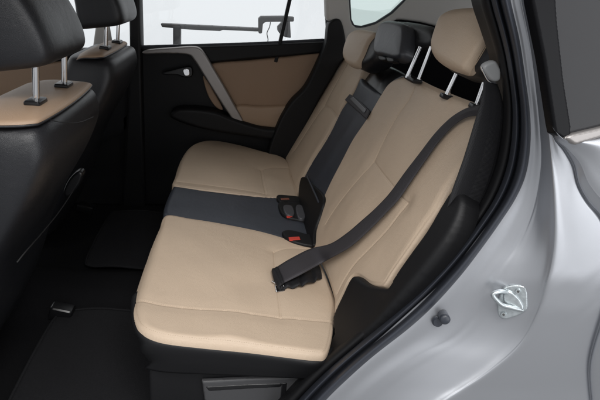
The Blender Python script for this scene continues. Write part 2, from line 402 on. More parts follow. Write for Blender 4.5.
# side cover with the slotted grey plate at the bottom
SB = pl('y', -.640)
puff('side_cover', PLA, [(148, 350), (200, 356), (260, 361), (318, 367), (345, 372), (345, 420), (150, 420)], pl('y', -.628), .02, r=.006, h=.006, parent=bench, straight=True)
sp = puff('lever_plate', GRYP, [(202, 381, .003), (250, 378.5, .003), (309, 376.5, .003), (317, 378, .003), (311, 404, .003), (290, 410, .003), (206, 410, .003)], SB, .01, r=.003, h=.003, parent=bench, straight=True)
puff('slot', PLG, [(206, 387), (250, 384.5), (282, 383.5), (281, 387), (250, 388.5), (209, 391)], pl('y', -.6415), .004, r=.0012, h=.0015, parent=sp, straight=True)
puff('slot', PLG, [(282, 383), (287, 383), (284, 410), (279, 410)], pl('y', -.6418), .004, r=.0012, h=.0015, parent=sp, straight=True)

# backrests
near_b = [(309, 236, .012), (314, 220, .010), (325, 198, .010), (333, 181, .010), (344, 161, .012), (355, 140, .012), (370, 119, .014), (383, 98, .016), (394, 84, .02), (407, 78, .022),
          (420, 80, .022), (433, 86, .022), (447, 92, .022), (462, 98, .022), (478, 104, .022), (491, 111, .022), (499, 124, .022), (500, 142, .025), (480, 158, .02), (458, 184, .016), (446, 202, .012), (439, 214, .010), (428, 228, .008),
          (409, 254, .007), (395, 273, .006), (387, 285.5, .006), (382, 287.5, .006), (373, 287, .012), (357, 279, .012), (347, 296, .012), (337, 316, .012), (336, 300, .012), (329, 277, .012), (318, 255, .012)]
nb_ = puff('backrest', TAN, near_b, BK, .034, h=.0024, parent=bench, groove=.0020, gw=.0026, pull=.0020, wrinkle=.0006, stitch=STITCH, edge_stitch=False,
     bumps=[((352, 215), .09, .006, .09), ((430, 210), .06, .004, .12), ((405, 130), .09, .004, .08), ((455, 130), .07, .004, .1), ((407, 204), .025, -.003)],
     seams=[[(415, 86), (409, 99), (399, 113), (388, 132), (373, 161), (360, 177), (346, 194), (334, 210), (325, 224)], [(373, 161), (382, 173), (391, 184), (400, 196), (406, 202)], [(406, 202), (396, 217), (385, 231), (369, 248), (354, 264), (343, 281), (337, 293)]],
            edge_seam=.008)
far_b = [(291, 178, .012), (287, 163, .014), (290, 149, .018), (297, 133, .02), (305, 118, .02), (315, 100, .02), (325, 83, .02), (335, 66, .02), (343, 55, .02), (350, 55, .02), (361, 66, .018),
         (372, 64, .014), (366, 72, .012), (361, 79, .008), (353, 95, .008), (342, 110, .008), (329, 136, .008), (311, 165, .008), (302, 183, .008), (298, 198, .008)]
fb_ = puff('backrest', TAN, far_b, BK, .05, h=.003, parent=bench, groove=.003, gw=.0032, pull=.004, stitch=STITCH,
     bumps=[((318, 150), .05, .006, .1), ((345, 90), .06, .006, .06)],
     seams=[[(349, 58), (338, 78), (323, 105), (308, 128), (294, 150)], [(323, 105), (330, 108), (337, 117)], [(337, 117), (320, 146), (300, 180)]], edge_seam=.007, wrinkle=.0006)
cb_ = puff('backrest', STRIP, [(299, 200, .006), (303, 183, .006), (312, 165, .006), (330, 136, .006), (343, 110, .006), (354, 95, .006), (362, 79, .008), (366, 84, .01), (378, 92, .01), (383, 98, .006), (370, 120, .006),
     (355, 141, .006), (344, 162, .006), (334, 181, .006), (326, 198, .006), (315, 220, .006), (310, 238, .006), (304, 225, .006)], BK, .09, h=.0036, parent=bench, edge_seam=.006, groove=.0018, gw=.0022,
     bumps=[((335, 150), .04, .004, .2)], wrinkle=.0008)
puff('backrest_top', PLG, [(361, 80), (364, 72), (371, 65), (378, 62), (390, 66), (404, 73), (408, 78), (396, 84), (388, 92), (383, 99), (372, 90)], pl((-.5, 0, .32), -.100), .07, r=.012, h=.003, parent=cb_,
     bumps=[((385, 80), .03, .004)])
ps = puff('pull_strap', WEB, [(345, 100, .002), (350, 94, .002), (362, 103, .002), (370, 111, .002), (366, 119, .002), (355, 109, .002)], pl((-.55, 0, .25), -.170), .004, r=.002, h=.0018, parent=cb_, straight=True)
puff('strap_plate', mat('grey_satin', (.16, .165, .18), .35), [(350, 99, .001), (353, 96.5, .001), (366, 109, .001), (363.5, 113, .001)], pl((-.55, 0, .25), -.1675), .003, r=.001, h=.0012, parent=ps, straight=True)
def headrest(label, mat_f, mat_b, face, P, depth, r, bumps=(), back=None, h=.003, crown=.01, seam=True):
    hr = bpy.data.objects.new('headrest', None); COL.objects.link(hr); hr.parent = bench
    return hr
HP = pl((-.80, -.05, .30), 0)
def hplane(x, y, z, n): n = np.array(n, float); return pl(n, n@np.array([x, y, z]))
# near headrest: tan face, black back
hn = hplane(.655, -.45, .98, (-.93, -.10, .28))
h1 = puff('headrest', TAN, [(436, 51, .03), (440, 35, .03), (447, 19, .03), (458, 11, .03), (476, 9, .025), (492, 10, .02), (493, 24, .015), (488, 38, .012), (481, 50, .012), (473, 63, .012), (467, 73, .015), (458, 72, .02), (448, 68, .025), (439, 61, .028)],
     hn, .031, h=.0026, parent=bench, crown=.006, wrinkle=.0006)
puff('back_shell', BLK, [(440, 50), (445, 25), (460, 12), (480, 9), (506, 12), (512, 35), (506, 52), (494, 66), (482, 75), (468, 76), (450, 70)], hplane(.672, -.45, .98, (-.93, -.10, .28)), .10, r=.025, h=.004, parent=h1, both=True)
tube('piping', [on(u, v, hplane(.668, -.45, .98, (-.93, -.10, .28))) for u, v in ((469, 75), (475, 65), (483, 52), (490, 39), (495, 24))], .0009, STITCH, h1, seg=6)
# far headrest
hf = hplane(.62, .40, .90, (-.93, -.15, .28))
h2 = puff('headrest', TAN, [(346, 56, .025), (349, 44, .025), (354, 34, .025), (362, 30, .025), (376, 32, .02), (377, 36, .015), (371, 44, .015), (365, 58, .015), (359, 68, .018), (352, 67, .02), (347, 62, .02)], hf, .026, h=.003, parent=bench, crown=.004)
puff('back_shell', BLK, [(352, 56), (358, 38), (366, 33), (382, 34), (386, 44), (381, 58), (373, 66), (360, 69)], hplane(.635, .38, .9, (-.93, -.15, .28)), .09, r=.025, h=.004, parent=h2, both=True)
# centre headrest, black
hc = hplane(.69, .03, .95, (-.93, -.10, .25))
h3 = puff('headrest', mat('black_leather_glossy_lit', (.05, .052, .06), .36, bump=.3, bscale=420, voronoi=True), [(376, 49, .015), (379, 36, .018), (384, 25, .02), (391, 21, .02), (405, 24, .015), (411, 31, .02), (410, 45, .02), (405, 57, .015), (398, 61, .015), (386, 58, .015), (377, 55, .012)], hc, .04, h=.0028, parent=bench, crown=.006)  # face colour lightened for the light falling on it, shell left darker
puff('back_shell', BLK, [(383, 52), (388, 26), (404, 22), (436, 28), (442, 40), (434, 50), (420, 52), (408, 62), (392, 60)], hplane(.73, .0, .95, (-.93, -.10, .25)), .07, r=.025, h=.004, parent=h3, both=True)
for (a, b) in (((379, 56), (383, 60)), ((387, 57.5), (391, 61.5))):
    puff('sleeve', PLA, [(a[0], a[1]), (a[0]+6, a[1]+1), (a[0]+7, a[1]+4), (a[0]+1, a[1]+4)], hplane(.675, .03, .93, (-.93, 0, .25)), .02, r=.002, h=.0018, parent=h3)
def post(u0, v0, u1, v1, x0, y_, parent, rad=.0068, e_=.03):
    a = on(u0, v0, pl('y', y_)); b = on(u1, v1, pl('y', y_)); d = (b-a)/np.linalg.norm(b-a)
    tube('headrest_post', [a-d*.006, b+d*e_], rad, CHR, parent, seg=20, smooth=False)
    return a, b
a1, b1 = post(447, 95, 457, 74, .72, -.37, h1)
a2, b2 = post(477, 105, 485, 83, .72, -.50, h1)
a3, b3 = post(408, 76, 420, 49, .72, -.14, h3, .0066, .006)
a4, b4 = post(419, 80, 431, 49, .72, -.18, h3, .0066, .006)
def sleeve(p, parent, sx=.03, sy=.026, name='post_sleeve'):
    return box(name, tuple(p), (sx, sy, .012), PLG, parent, rot=frame((1, -.1, -.15)), bev=.004)
for p, h_ in ((a1, h1), (a2, h1)): sleeve(p+np.array([0, 0, -.004]), h_)
box('post_sleeve', tuple((a3+a4)/2+np.array([0, 0, -.004])), (.03, .075, .012), PLG, h3, bev=.005)
# dark back shell of the whole backrest, cargo side
puff('backrest_shell', CARPET, [(325, 198), (300, 190), (300, 150), (345, 70), (380, 66), (410, 80), (480, 104), (496, 115), (496, 140), (440, 225), (400, 285), (350, 300)], pl((-.55, 0, .25), -.176-.036*.604), .09, r=.01, h=.01, parent=bench, straight=True)
# black side bolster of the near backrest
puff('bolster_cover', PLA, [(354, 279, .012), (361, 277, .015), (373, 285, .015), (386, 288.5, .008), (391, 287, .006), (397, 277, .008), (412, 256, .010), (430, 231, .010), (445, 206, .012), (455, 192, .012), (464, 192, .015), (467, 205, .015), (460, 232, .02), (440, 262, .02),
     (405, 303, .02), (368, 340, .02), (338, 362, .012), (329, 355, .008), (331, 343, .008), (336, 335, .008), (335, 318, .008), (345, 296, .01)],
     pl((-.55, -.03, .25), -.176+.026), .05, h=.004, parent=bench, bumps=[((375, 308), .03, -.004, .05)])
# anchor plate on the black bolster
tube('latch_pin', [on(440, 241, pl('y', -.655)), on(446, 239, pl('y', -.675))], .008, PLA, bench, smooth=False)

# ================================================================ belts and buckles
BKo = pl((-.55, 0, .25), -.176+.014)
def onB(u, v, off=.0): return on(u, v, pl((-.55, 0, .25), -.176+off))
belt = thing('seat_belt', 'charcoal seat belt lying slack across the tan backrest, its tongue on the cushion', 'seat belt', group='rear seat belts')
Lk = [(482, 105, .014), (476, 105.5, .016), (464, 109.5, .018), (450, 118.5, .016), (435, 133.5, .014), (420, 153, .013), (405, 172.5, .013), (390, 193, .015), (376, 208, .018), (362, 220.5, .021), (346, 234, .026), (330, 244, .034)]
Rk = [(484, 115, .014), (477, 115.5, .016), (465, 118, .018), (452, 127, .016), (438, 142.5, .014), (425, 161, .013), (412, 180, .013), (399, 199, .015), (386, 213, .018), (369, 230.5, .021), (351, 246.5, .026), (333, 257, .034)]
# continue on to the cushion
Lc = [(310, 249, .055), (290, 259, .045), (277, 267, .02)]
Rc = [(322, 263, .055), (302, 274, .045), (284, 283, .02)]
def onC(u, v, off): return on(u, v, pl((.08, 0, 1), .378+off))
L3 = [onB(*p[:2], p[2]*.604) for p in Lk]+[onC(*p) for p in Lc]
R3 = [onB(*p[:2], p[2]*.604) for p in Rk]+[onC(*p) for p in Rc]
ribbon('webbing', L3, R3, WEB, belt, cup=.0015)
# folded return under the tongue, crumpled
L4 = [onC(277, 267, .022), onC(272, 271, .014), onC(276, 275, .006), onC(298, 272, .012), onC(318, 266, .008)]
R4 = [onC(284, 283, .022), onC(279, 289, .014), onC(283, 290, .006), onC(303, 286, .016), onC(322, 279, .008)]
L4, R4 = crs(L4, False, 6), crs(R4, False, 6)
for _i in range(len(L4)):
    k = min(1, _i/8); L4[_i] += k*np.array([0, .002*math.sin(2.9*_i), .004+.0045*math.sin(1.7*_i)]); R4[_i] += k*np.array([.002*math.sin(1.3*_i), 0, .003+.005*math.sin(2.3*_i+1)])
ribbon('webbing_fold', L4, R4, WEBD, belt, cup=.003, thick=.003, n=3)
for (u, v, s) in ((296, 281, .012), (308, 277, .010), (317, 273, .009), (286, 284, .008)):
    c = onC(u, v, .006); box('tongue_cover', tuple(c), (s*2.2, s*1.5, s*1.1), PLG, belt, rot=frame((1, .35, .2)), bev=s*.35)
tp = puff('tongue', CHR, [(274, 281), (284, 283), (285, 291), (276, 292)], pl((.08, 0, 1), .378+.008), .002, r=.0008, h=.0012, parent=belt, straight=True)
tube('tongue_slot', [onC(272, 281, .012), onC(279, 285, .010), onC(288, 287, .008)], .0022, CHR, tp, seg=8)
# hanging run to the retractor at the pillar
PB = pl('y', -.665)
ub = ribbon('webbing', [on(u, v, PB) for u, v in ((484, 80), (481, 100), (474, 124), (463, 160), (451, 194), (443, 222), (438, 240))],
       [on(u, v, PB) for u, v in ((497, 84), (503, 105), (502, 135), (495, 170), (484, 200), (473, 228), (462, 250))], WEBD, belt, cup=.003, thick=.002)
# upper guide, pale plastic
gd = puff('belt_guide', mat('pale_guide', (.34, .345, .35), .4), [(482, 68), (486, 63), (495, 61), (500, 70), (499, 80), (492, 81), (486, 75)], pl('y', -.68), .012, r=.005, h=.002, parent=belt)
tube('guide_rim', [on(u, v, pl('y', -.69)) for u, v in ((481, 66), (484, 73), (489, 81), (496, 83))], .0014, CHR, gd, seg=8)

def buckle(label, corners, P, red_at, thick, top=None):
    t = thing('belt_buckle', label, 'belt buckle', group='buckles in the gap between cushion and backrest')
    puff('housing', PLA, corners, P, thick, r=.005, h=.002, parent=t)
    (u, v, du, dv) = red_at
    nrm, c = P; up = (nrm, c+.0016*(1 if nrm@CAM > c else -1))
    puff('release_button', RED, [(u-du, v-dv*.6), (u+du*.8, v-dv), (u+du, v+dv*.6), (u-du*.8, v+dv)], up, .004, r=.001, h=.0009, parent=t, straight=True)
    return t
CP = lambda off: pl((.08, 0, 1), .378+off)
b1_ = buckle('black buckle with a bright red button at the near edge of the centre band', [(282.5, 232), (291, 231), (303, 234), (313, 237), (314, 245.5), (308, 246), (301, 244.5), (291, 241.5), (284, 237)], CP(.009), (294.5, 238.5, 6, 1.9), .012)
b2_ = buckle('black buckle at the far edge of the centre band with a faded red label', [(277, 196), (287, 196), (301, 198), (302, 203), (290, 203), (279, 202)], CP(.009), (285, 198.8, 4.5, .9), .012)
b2_.children[1].data.materials[0] = mat('faded_red_label', (.22, .08, .05), .5)
b3_ = buckle('black buckle with two grey shoulders between the two other buckles', [(279, 203), (290, 203.5), (303, 204), (306, 212), (306, 221), (296, 220), (286, 217.5), (280, 212)], CP(.008), (289.5, 216.5, 3, .8), .010)
for q in ([(283.5, 206), (292, 206.5), (294, 215), (286, 214.5)], [(296, 206), (303, 207), (305, 218), (298, 217.5)]):
    puff('housing_shoulder', mat('grey_buckle', (.07, .07, .078), .35), q, CP(.014), .01, r=.003, h=.0015, parent=b3_)
hc_ = puff('hinge_cover', PLA, [(300.5, 181, .003), (305, 177, .004), (314, 185, .006), (325, 197, .006), (322, 212, .006), (316, 230, .006), (314, 246, .005), (306, 240, .004), (301, 222, .004), (298.5, 200, .003)], pl((-.55, 0, .25), -.176+.005), .02, h=.0022, parent=bench)
tube('cover_ridge', [on(u, v, pl((-.55, 0, .25), -.176+.006)) for u, v in ((307, 176), (311, 185), (315.5, 195), (318.5, 202))], .0035, STRIP, hc_)

# ================================================================ far rear door
fd = thing('rear_door', 'closed black rear door with tan insert and satin grab handle on the far side', 'car door', group='far side doors')
FY = .74
puff('door_panel', PLA, [(136, 48), (200, 46), (260, 44), (330, 40), (330, 90), (300, 175), (200, 215), (120, 240), (120, 120)], pl('y', FY+.02), .04, r=.004, h=.02, parent=fd, straight=True)
puff('window_sill', PLA, [(140, 48, .01), (200, 46, .01), (260, 44, .01), (327, 41, .01), (322, 53, .01), (290, 56, .01), (250, 59, .01), (210, 63, .01), (203, 52, .01), (170, 50, .01), (140, 52, .006)], pl('y', FY-.015), .04, r=.008, h=.004, parent=fd, straight=True)
puff('trim_insert', TANC, [(211, 64, .006), (250, 60, .008), (290, 56, .008), (321, 53, .008), (318, 66, .008), (307, 86, .008), (294, 104, .008), (284, 107, .006), (250, 106.5, .006), (236, 106, .006), (226, 90, .006), (217, 75, .006)], pl('y', FY-.005), .02, h=.005, parent=fd, crown=.006)
puff('armrest_pad', mat('tan_armrest', (.42, .29, .195), .5, bump=.3, bscale=420, voronoi=True), [(236, 106, .012), (260, 106, .012), (292, 106, .012), (284, 117, .01), (279, 127, .008), (260, 126, .008), (243, 125, .008)], pl('y', FY-.03), .04, h=.004, parent=fd, crown=.004)
puff('map_pocket_trim', TANC, [(203, 77), (207, 80), (214, 92), (223, 109), (216, 107), (208, 95)], pl('y', FY-.005), .01, r=.003, h=.003, parent=fd)
puff('armrest', PLA, [(174, 110), (190, 108), (215, 111), (233, 118), (262, 127), (285, 130), (285, 140), (240, 135), (200, 128), (172, 118)], pl('y', FY-.06), .08, r=.015, h=.005, parent=fd)
puff('grab_handle', SATIN, [(142, 52, .006), (150, 49.5, .006), (175, 47.5, .006), (193, 46.5, .006), (201, 49, .006), (207, 57, .006), (214, 69, .006), (224, 86, .006), (234, 104, .006), (243, 121, .004), (236, 122.5, .004), (226, 110, .006), (213, 90, .006), (203, 74, .006), (194, 60, .006), (187, 54.5, .006), (165, 53.5, .006), (146, 54, .006)],
     pl('y', FY-.045), .03, h=.003, parent=fd)
dh = puff('door_handle', PLG, [(162, 72.5), (170, 70.5), (182, 67.5), (191, 67), (192, 76), (184, 77), (176, 74.5), (165, 74.5)], pl('y', FY-.02), .02, r=.003, h=.0022, parent=fd)
puff('handle_lever', CHR, [(183, 69.5), (188.5, 69), (189.5, 75), (184.5, 75.5)], pl('y', FY-.024), .01, r=.002, h=.0016, parent=dh)
wf = box('window_frame', tuple(on(288.5, 5, pl('y', FY))), (.016, .02, .5), PLA, fd, rot=Matrix.Rotation(.14, 3, 'Y'), bev=.003)
def pane(name, px, P, mt, parent, n=3):
    return puff(name, mt, px, P, .004, r=.0008, h=.03, parent=parent, straight=True)
pane('window_glass', [(137, 48), (286, 42.5), (293, -60), (137, -60)], pl('y', FY+.01), GLASS, fd)
pane('window_glass', [(287, 42.5), (327, 40), (320, -60), (293, -60)], pl('y', FY+.01), GLASS, fd)
puff('window_channel', RUB, [(139, 45.5), (200, 44), (260, 42), (327, 38.5), (327, 41.5), (260, 45), (200, 47), (139, 48.5)], pl('y', FY+.0), .015, r=.002, h=.004, parent=fd, straight=True)
puff('window_frame', RUB, [(321.5, -60), (326, -60), (330.5, 41), (327, 43)], pl('y', FY-.01), .02, r=.003, h=.005, parent=fd, straight=True)
# front door beyond
ff = thing('front_door', 'front passenger door with a tan insert, seen beneath the near front headrest', 'car door', group='far side doors')
puff('door_panel', PLA, [(-60, 60), (0, 54), (60, 49), (133, 47.5), (133, 130), (60, 160), (-60, 180)], pl('y', FY+.02), .04, r=.004, h=.02, parent=ff, straight=True)
puff('trim_insert', TANC, [(-50, 72, .006), (0, 67, .008), (40, 64, .008), (85, 60, .008), (90, 75, .008), (60, 100, .008), (0, 106, .008), (-50, 112, .008)], pl('y', FY-.02), .03, h=.006, parent=ff, crown=.006)
puff('window_sill', PLA, [(-60, 60, .01), (0, 54, .01), (60, 49.5, .01), (133, 47.5, .01), (133, 56, .01), (60, 59, .01), (0, 65, .01), (-60, 71, .01)], pl('y', FY-.03), .04, r=.01, h=.006, parent=ff, straight=True)
pane('window_glass', [(-60, 60), (133, 47.5), (133, -60), (-60, -60)], pl('y', FY+.01), GLASS, ff)

# ================================================================ car body
body = thing('car_body', 'silver car body around the open rear door with black weatherstrip, striker and quarter window', 'car')
# pillar between the far doors
puff('pillar_trim', PLA, [(128, -60), (138, -60), (141, 50), (146, 260), (120, 260), (130, 48)], pl('y', FY-.03), .08, r=.006, h=.006, parent=body, straight=True)
puff('pillar_trim', TRIMG, [(93, 47), (96, 25), (108, 24), (112, 47)], pl('y', FY-.06), .03, r=.006, h=.005, parent=body, straight=True)
# far rear pillar: pale trim with the dark lower part
FP = pl('y', .68)
puff('pillar_cover', TRIMG, [(324, -60, .01), (347, -60, .01), (349, 0, .01), (350, 19, .01), (353, 27, .01), (362, 28, .01), (376, 24, .01), (392, 14, .01), (406, 0, .01), (440, -50, .01), (520, -50, .01), (520, 18, .01), (480, 20, .01), (440, 27, .01), (420, 22, .01),
     (397, 19, .01), (385, 26, .01), (378, 40, .01), (345, 56, .01), (341, 30, .01), (332, 22, .01), (326, 20, .01)], FP, .05, h=.0055, parent=body, straight=True)
puff('pillar_cover', PLA, [(329, 23, .008), (341, 21, .008), (346, 52, .01), (338, 68, .01), (318, 102, .01), (302, 135, .01), (296, 152, .01), (292, 168, .01), (268, 160, .01), (277, 126, .01), (290, 103, .01), (305, 87, .01), (318, 62, .008), (326, 42, .006)], pl('y', .66), .06, h=.004, parent=body)
puff('cargo_side_trim', CARPET, [(340, 56), (378, 30), (397, 5), (420, 0), (442, 5), (520, 0), (560, 130), (520, 260), (340, 200)], pl('y', .70), .03, r=.004, h=.01, parent=body, straight=True)
qw = puff('window_seal', RUB, [(346.5, -40), (348.5, 0), (349.5, 20), (352.5, 27.5), (362, 29), (377, 25), (393, 14.5), (408, 0), (430, -30), (427, -32), (405, -1), (391.5, 12), (376, 22), (362, 26), (354.5, 25), (351.5, 19), (350.5, 0), (349.5, -40)], pl('y', .69), .02, r=.002, h=.003, parent=body, straight=True)
pane('glass', [(347, -60), (349, 20), (353, 28), (377, 25), (393, 14), (440, -60)], pl('y', .715), GREEN, qw)
# roof lining and the rest of the shell that shades the cabin
def sheet(name, rows, mt, thick=.02):
    return grid(name, rows, mt, body, thick=thick)
ys = np.linspace(-.70, .68, 24)
sheet('headliner', [[(x, y, 1.42-.09*abs(y/.7)**3-.05*((x-.1)/1.2)**2) for y in ys] for x in np.linspace(-1.1, 1.6, 20)], HEAD)
sheet('roof', [[(x, y*1.02, 1.45-.09*abs(y/.7)**3-.05*((x-.1)/1.2)**2) for y in ys] for x in np.linspace(-1.1, 1.6, 20)], SILV, .006)
sheet('tailgate', [[(1.62, y, z) for y in (-.7, 0, .7)] for z in (.3, .7, .95)], PLA)
sheet('floor_pan', [[(x, y, -.03) for y in (-.76, 0, .76)] for x in (-1.4, 0, 1.7)], PLA)
sheet('dashboard', [[(-1.35, y, z) for y in (-.74, 0, .74)] for z in (0, .45, .85)], PLA)
sheet('quarter_trim', [[(x, -.68, z) for z in (0.3, .5, .8, 1.0)] for x in (.86, 1.2, 1.65)], CARPET)

# --- the near door opening: black weatherstrip, pillar trim, silver jamb
NR = 120
def curve(px, y, n=NR):
    p = resample(crs(px, False, 6), n); return p, y
inn = [(474, -40), (479, 0), (488, 30), (496, 58), (501, 90), (502, 115), (499, 145), (493, 170), (481, 199), (462, 228), (440, 255), (410, 284), (380, 309), (345, 340), (318, 363), (298, 382), (270, 412)]
out = [(503, -40), (511, 0), (520, 40), (526, 80), (530, 110), (531, 140), (527, 172), (517, 197), (501, 222), (481, 250), (461, 276), (435, 305), (410, 328), (373, 357), (345, 382), (325, 402), (312, 420)]
def ext0(c):
    a, b = np.array(c[0], float), np.array(c[1], float); return [tuple(a+(a-b)*3.2)]+list(c)
I_, O_ = resample(crs(ext0(inn), False, 6), NR), resample(crs(ext0(out), False, 6), NR)
def strip(name, ks, mt, parent, sub=5, thick=0):
    rows = []
    for k, y in ks:
        rows.append([on(*(I_[i]+(O_[i]-I_[i])*k), pl('y', y)) for i in range(NR)])
    return grid(name, crs(rows, False, sub), mt, parent, thick=thick)
strip('pillar_trim', [(-.25, -.60), (.0, -.655), (.06, -.675), (.18, -.69), (.34, -.695), (.42, -.68)], PLA, body)
ws = strip('weatherstrip', [(.36, -.665), (.38, -.70), (.44, -.722), (.52, -.735), (.60, -.730), (.635, -.715), (.67, -.735), (.76, -.765), (.88, -.772), (.97, -.762), (1.0, -.745), (.99, -.715)], RUB, body)
# silver surfaces: rows from the seal outwards, each a curve in the photo with its own depth
def ext(c):
    a, b = np.array(c[0], float), np.array(c[1], float); return [tuple(a+(a-b)*3.2)]+list(c)
def px(c): return resample(crs(ext(c), False, 6), NR)
K0 = px([(505, -40), (509, 0), (518, 40), (524, 80), (528, 110), (529, 140), (525, 172), (515, 197), (499, 222), (479, 250), (459, 276), (433, 305), (408, 328), (371, 357), (343, 382), (323, 402), (310, 420)])
K2 = px([(516, -40), (521, 0), (530, 45), (536, 90), (540, 130), (541, 165), (534, 205), (519, 242), (500, 268), (486, 290), (473, 318), (452, 339), (422, 354), (392, 372), (366, 394), (345, 420)])
K3 = px([(522, -40), (528, 0), (540, 60), (547, 120), (551, 160), (554, 205), (554, 240), (551, 265), (546, 285), (538, 312), (520, 344), (487, 373), (447, 399), (410, 425)])
K3b = px([(523, -40), (529, 0), (541, 60), (548.5, 120), (556, 158), (561, 205), (563, 240), (562, 270), (558, 295), (549, 325), (530, 360), (500, 388), (463, 412), (430, 435)])
K4 = px([(524, -40), (530, 0), (541.5, 60), (551, 130), (563, 150), (572, 166), (577, 186), (587, 204), (600, 220), (610, 245), (610, 280), (600, 312), (590, 345), (586, 370), (588, 400), (592, 430)])
K4b = px([(525, -40), (530.5, 0), (542, 60), (552, 130), (565, 148), (575, 164), (580, 184), (590, 201), (603, 216), (616, 243), (617, 280), (607, 314), (596, 347), (592, 370), (594, 400), (598, 430)])
K5 = px([(526, -40), (531, 0), (543, 60), (552.5, 131), (575, 150), (600, 165), (640, 185), (690, 200), (730, 230), (760, 260), (750, 300), (740, 340), (720, 370), (700, 400), (690, 430)])
K5a = px([(526, -40), (531, 0), (542.7, 60), (552.3, 130.5), (567, 148), (580, 163), (588, 182), (600, 198), (616, 213), (630, 243), (631, 280), (621, 318), (610, 350), (606, 375), (608, 405), (612, 435)])
def relief(y, v):
    k = min(1, max(0, (v-10)/270))
    f = .28+.72*k-.15*min(1, max(0, (v-310)/80))
    return -.757+(y+.757)*f if y < -.757 else y
def px0(c): return resample(crs(c, False, 6), NR)
def lift(K, y): return np.array([on(*K[i], pl('y', relief(y, K[i][1]))) for i in range(NR)])
def mixk(a, b, k): return a*(1-k)+b*k
rows = [lift(mixk(K0, K2, -.3), -.735), lift(K0, -.755), lift(mixk(K0, K2, .5), -.762), lift(mixk(K0, K2, .85), -.770), lift(K2, -.773), lift(mixk(K2, K3, .10), -.777), lift(mixk(K2, K3, .25), -.783),
        lift(mixk(K2, K3, .5), -.796), lift(mixk(K2, K3, .82), -.816), lift(mixk(K2, K3, .96), -.827), lift(mixk(K3, K4, .05), -.833), lift(mixk(K3, K4, .3), -.835), lift(mixk(K3b, K4, .5), -.838), lift(mixk(K3b, K4, .9), -.841), lift(K4, -.841), lift(mixk(K4, K4b, .5), -.837), lift(K4b, -.852), lift(K5a, -.868)]
grid('side_panel', crs(rows, False, 6), SILV, body)
i0 = int(np.argmin(np.abs(K5a[:, 1]-136)))
NA = resample(K5a[i0-2:], NR); NB = px0([(556, 134), (574, 143), (600, 137), (660, 121), (720, 105), (800, 150), (800, 250), (800, 330), (800, 430)])
def lifty(K, y): return np.array([on(*q, pl('y', y)) for q in K])
k_ = np.array([relief(-.868, v) for v in NA[:, 1]])
r0 = np.array([on(*NA[i], pl('y', k_[i]-.0005)) for i in range(NR)])
def liftk(K, d): return np.array([on(*K[i], pl('y', k_[i]-d)) for i in range(NR)])
grid('quarter_panel', crs([r0, liftk(mixk(NA, NB, .12), .006), liftk(mixk(NA, NB, .5), .016), liftk(NB, .008)], False, 8), SILV, body)
# door stop rubber
ds = thing('tmp', 'x', 'x'); bpy.data.objects.remove(ds)
c = on(437.5, 321.5, pl('y', -.765)); n_ = np.array([-.25, -.93, .25]); n_ /= np.linalg.norm(n_)
bp = tube('door_stop', [c+n_*0, c+n_*.004, c+n_*.006], lambda t: .0115*(1-.25*t), RUB, body, smooth=False, seg=24)
c2 = on(444, 317.5, pl('y', -.775))
tube('rubber_stud', [c2-n_*.012, c2+n_*.004, c2+n_*.010, c2+n_*.013], lambda t: .0105 if t < .9 else .007, RUB, bp, smooth=False, seg=24)
# striker
SP = hplane(.72, -.812, .56, (-.25, -.93, .2)); SPo = pl(SP[0], SP[1])
S0 = on(512, 300, pl('y', -.800)); sn = np.array([-.48, -.85, .16]); sn /= np.linalg.norm(sn)
SPL = pl(sn, sn@S0)
st = puff('striker', ZINC, [(503, 288), (508, 286), (513, 285), (521, 285.5), (526.5, 289), (527.5, 300), (527, 309), (521, 314), (512, 317.5), (504, 319), (499, 316), (497.5, 309), (499, 298)], (SPL[0], SPL[1]+.003), .006, r=.0015, h=.0013, parent=body)
puff('striker_boss', ZINC, [(505, 291), (511, 291), (520, 299), (524, 308), (519, 311), (510, 308), (503, 300)], (SPL[0], SPL[1]+.008), .006, r=.004, h=.0013, parent=st)
lp = [on(u, v, (SPL[0], SPL[1]+d)) for u, v, d in ((508, 293, .002), (502, 291.5, .012), (496, 292.5, .019), (493, 295, .021), (496.5, 300, .020), (503, 305.5, .016), (513, 308, .012), (522, 310, .002))]
tube('striker_loop', lp, .0044, ZINC, st, seg=16)
for u, v in ((518, 291), (503.5, 314)):
    q = on(u, v, (SPL[0], SPL[1]+.003)); tube('bolt', [q, q+sn*.002, q+sn*.0035], lambda t: .0058*(1-.25*t), ZINC, st, smooth=False, seg=18)
    tube('bolt_recess_shade', [q+sn*.003, q+sn*.0038], .0026, mat('recess_shade', (.06, .06, .06), .6), st, smooth=False, seg=6)  # dark disc on the bolt head, shade of its socket put into the colour
# quarter window
def QP(off): return pl((0, 1, -.209), -1.026-off)   # the window leans inwards towards the roof
qf = puff('quarter_window', PRIV, [(541, -160), (552, -40), (555.5, 20), (562, 80), (568, 136), (600, 129), (650, 112), (690, 100), (690, -160)], QP(0), .004, r=.001, h=.02, parent=body, straight=True)
puff('rubber_surround', mat('gloss_black_surround', (.006, .006, .007), .3, spec=.12), [(515, -160), (527.5, -40), (531, 0), (543, 60), (554, 133), (568, 142), (571, 131), (563, 80), (556.5, 20), (553, -40), (542, -160)], QP(.006), .02, r=.003, h=.002, parent=qf, straight=True)
puff('window_sill_trim', SATIN, [(564, 138), (570, 134.5), (600, 127.5), (690, 105), (690, 114), (600, 137.5), (574, 145)], QP(.012), .012, r=.003, h=.0025, parent=qf, straight=True)

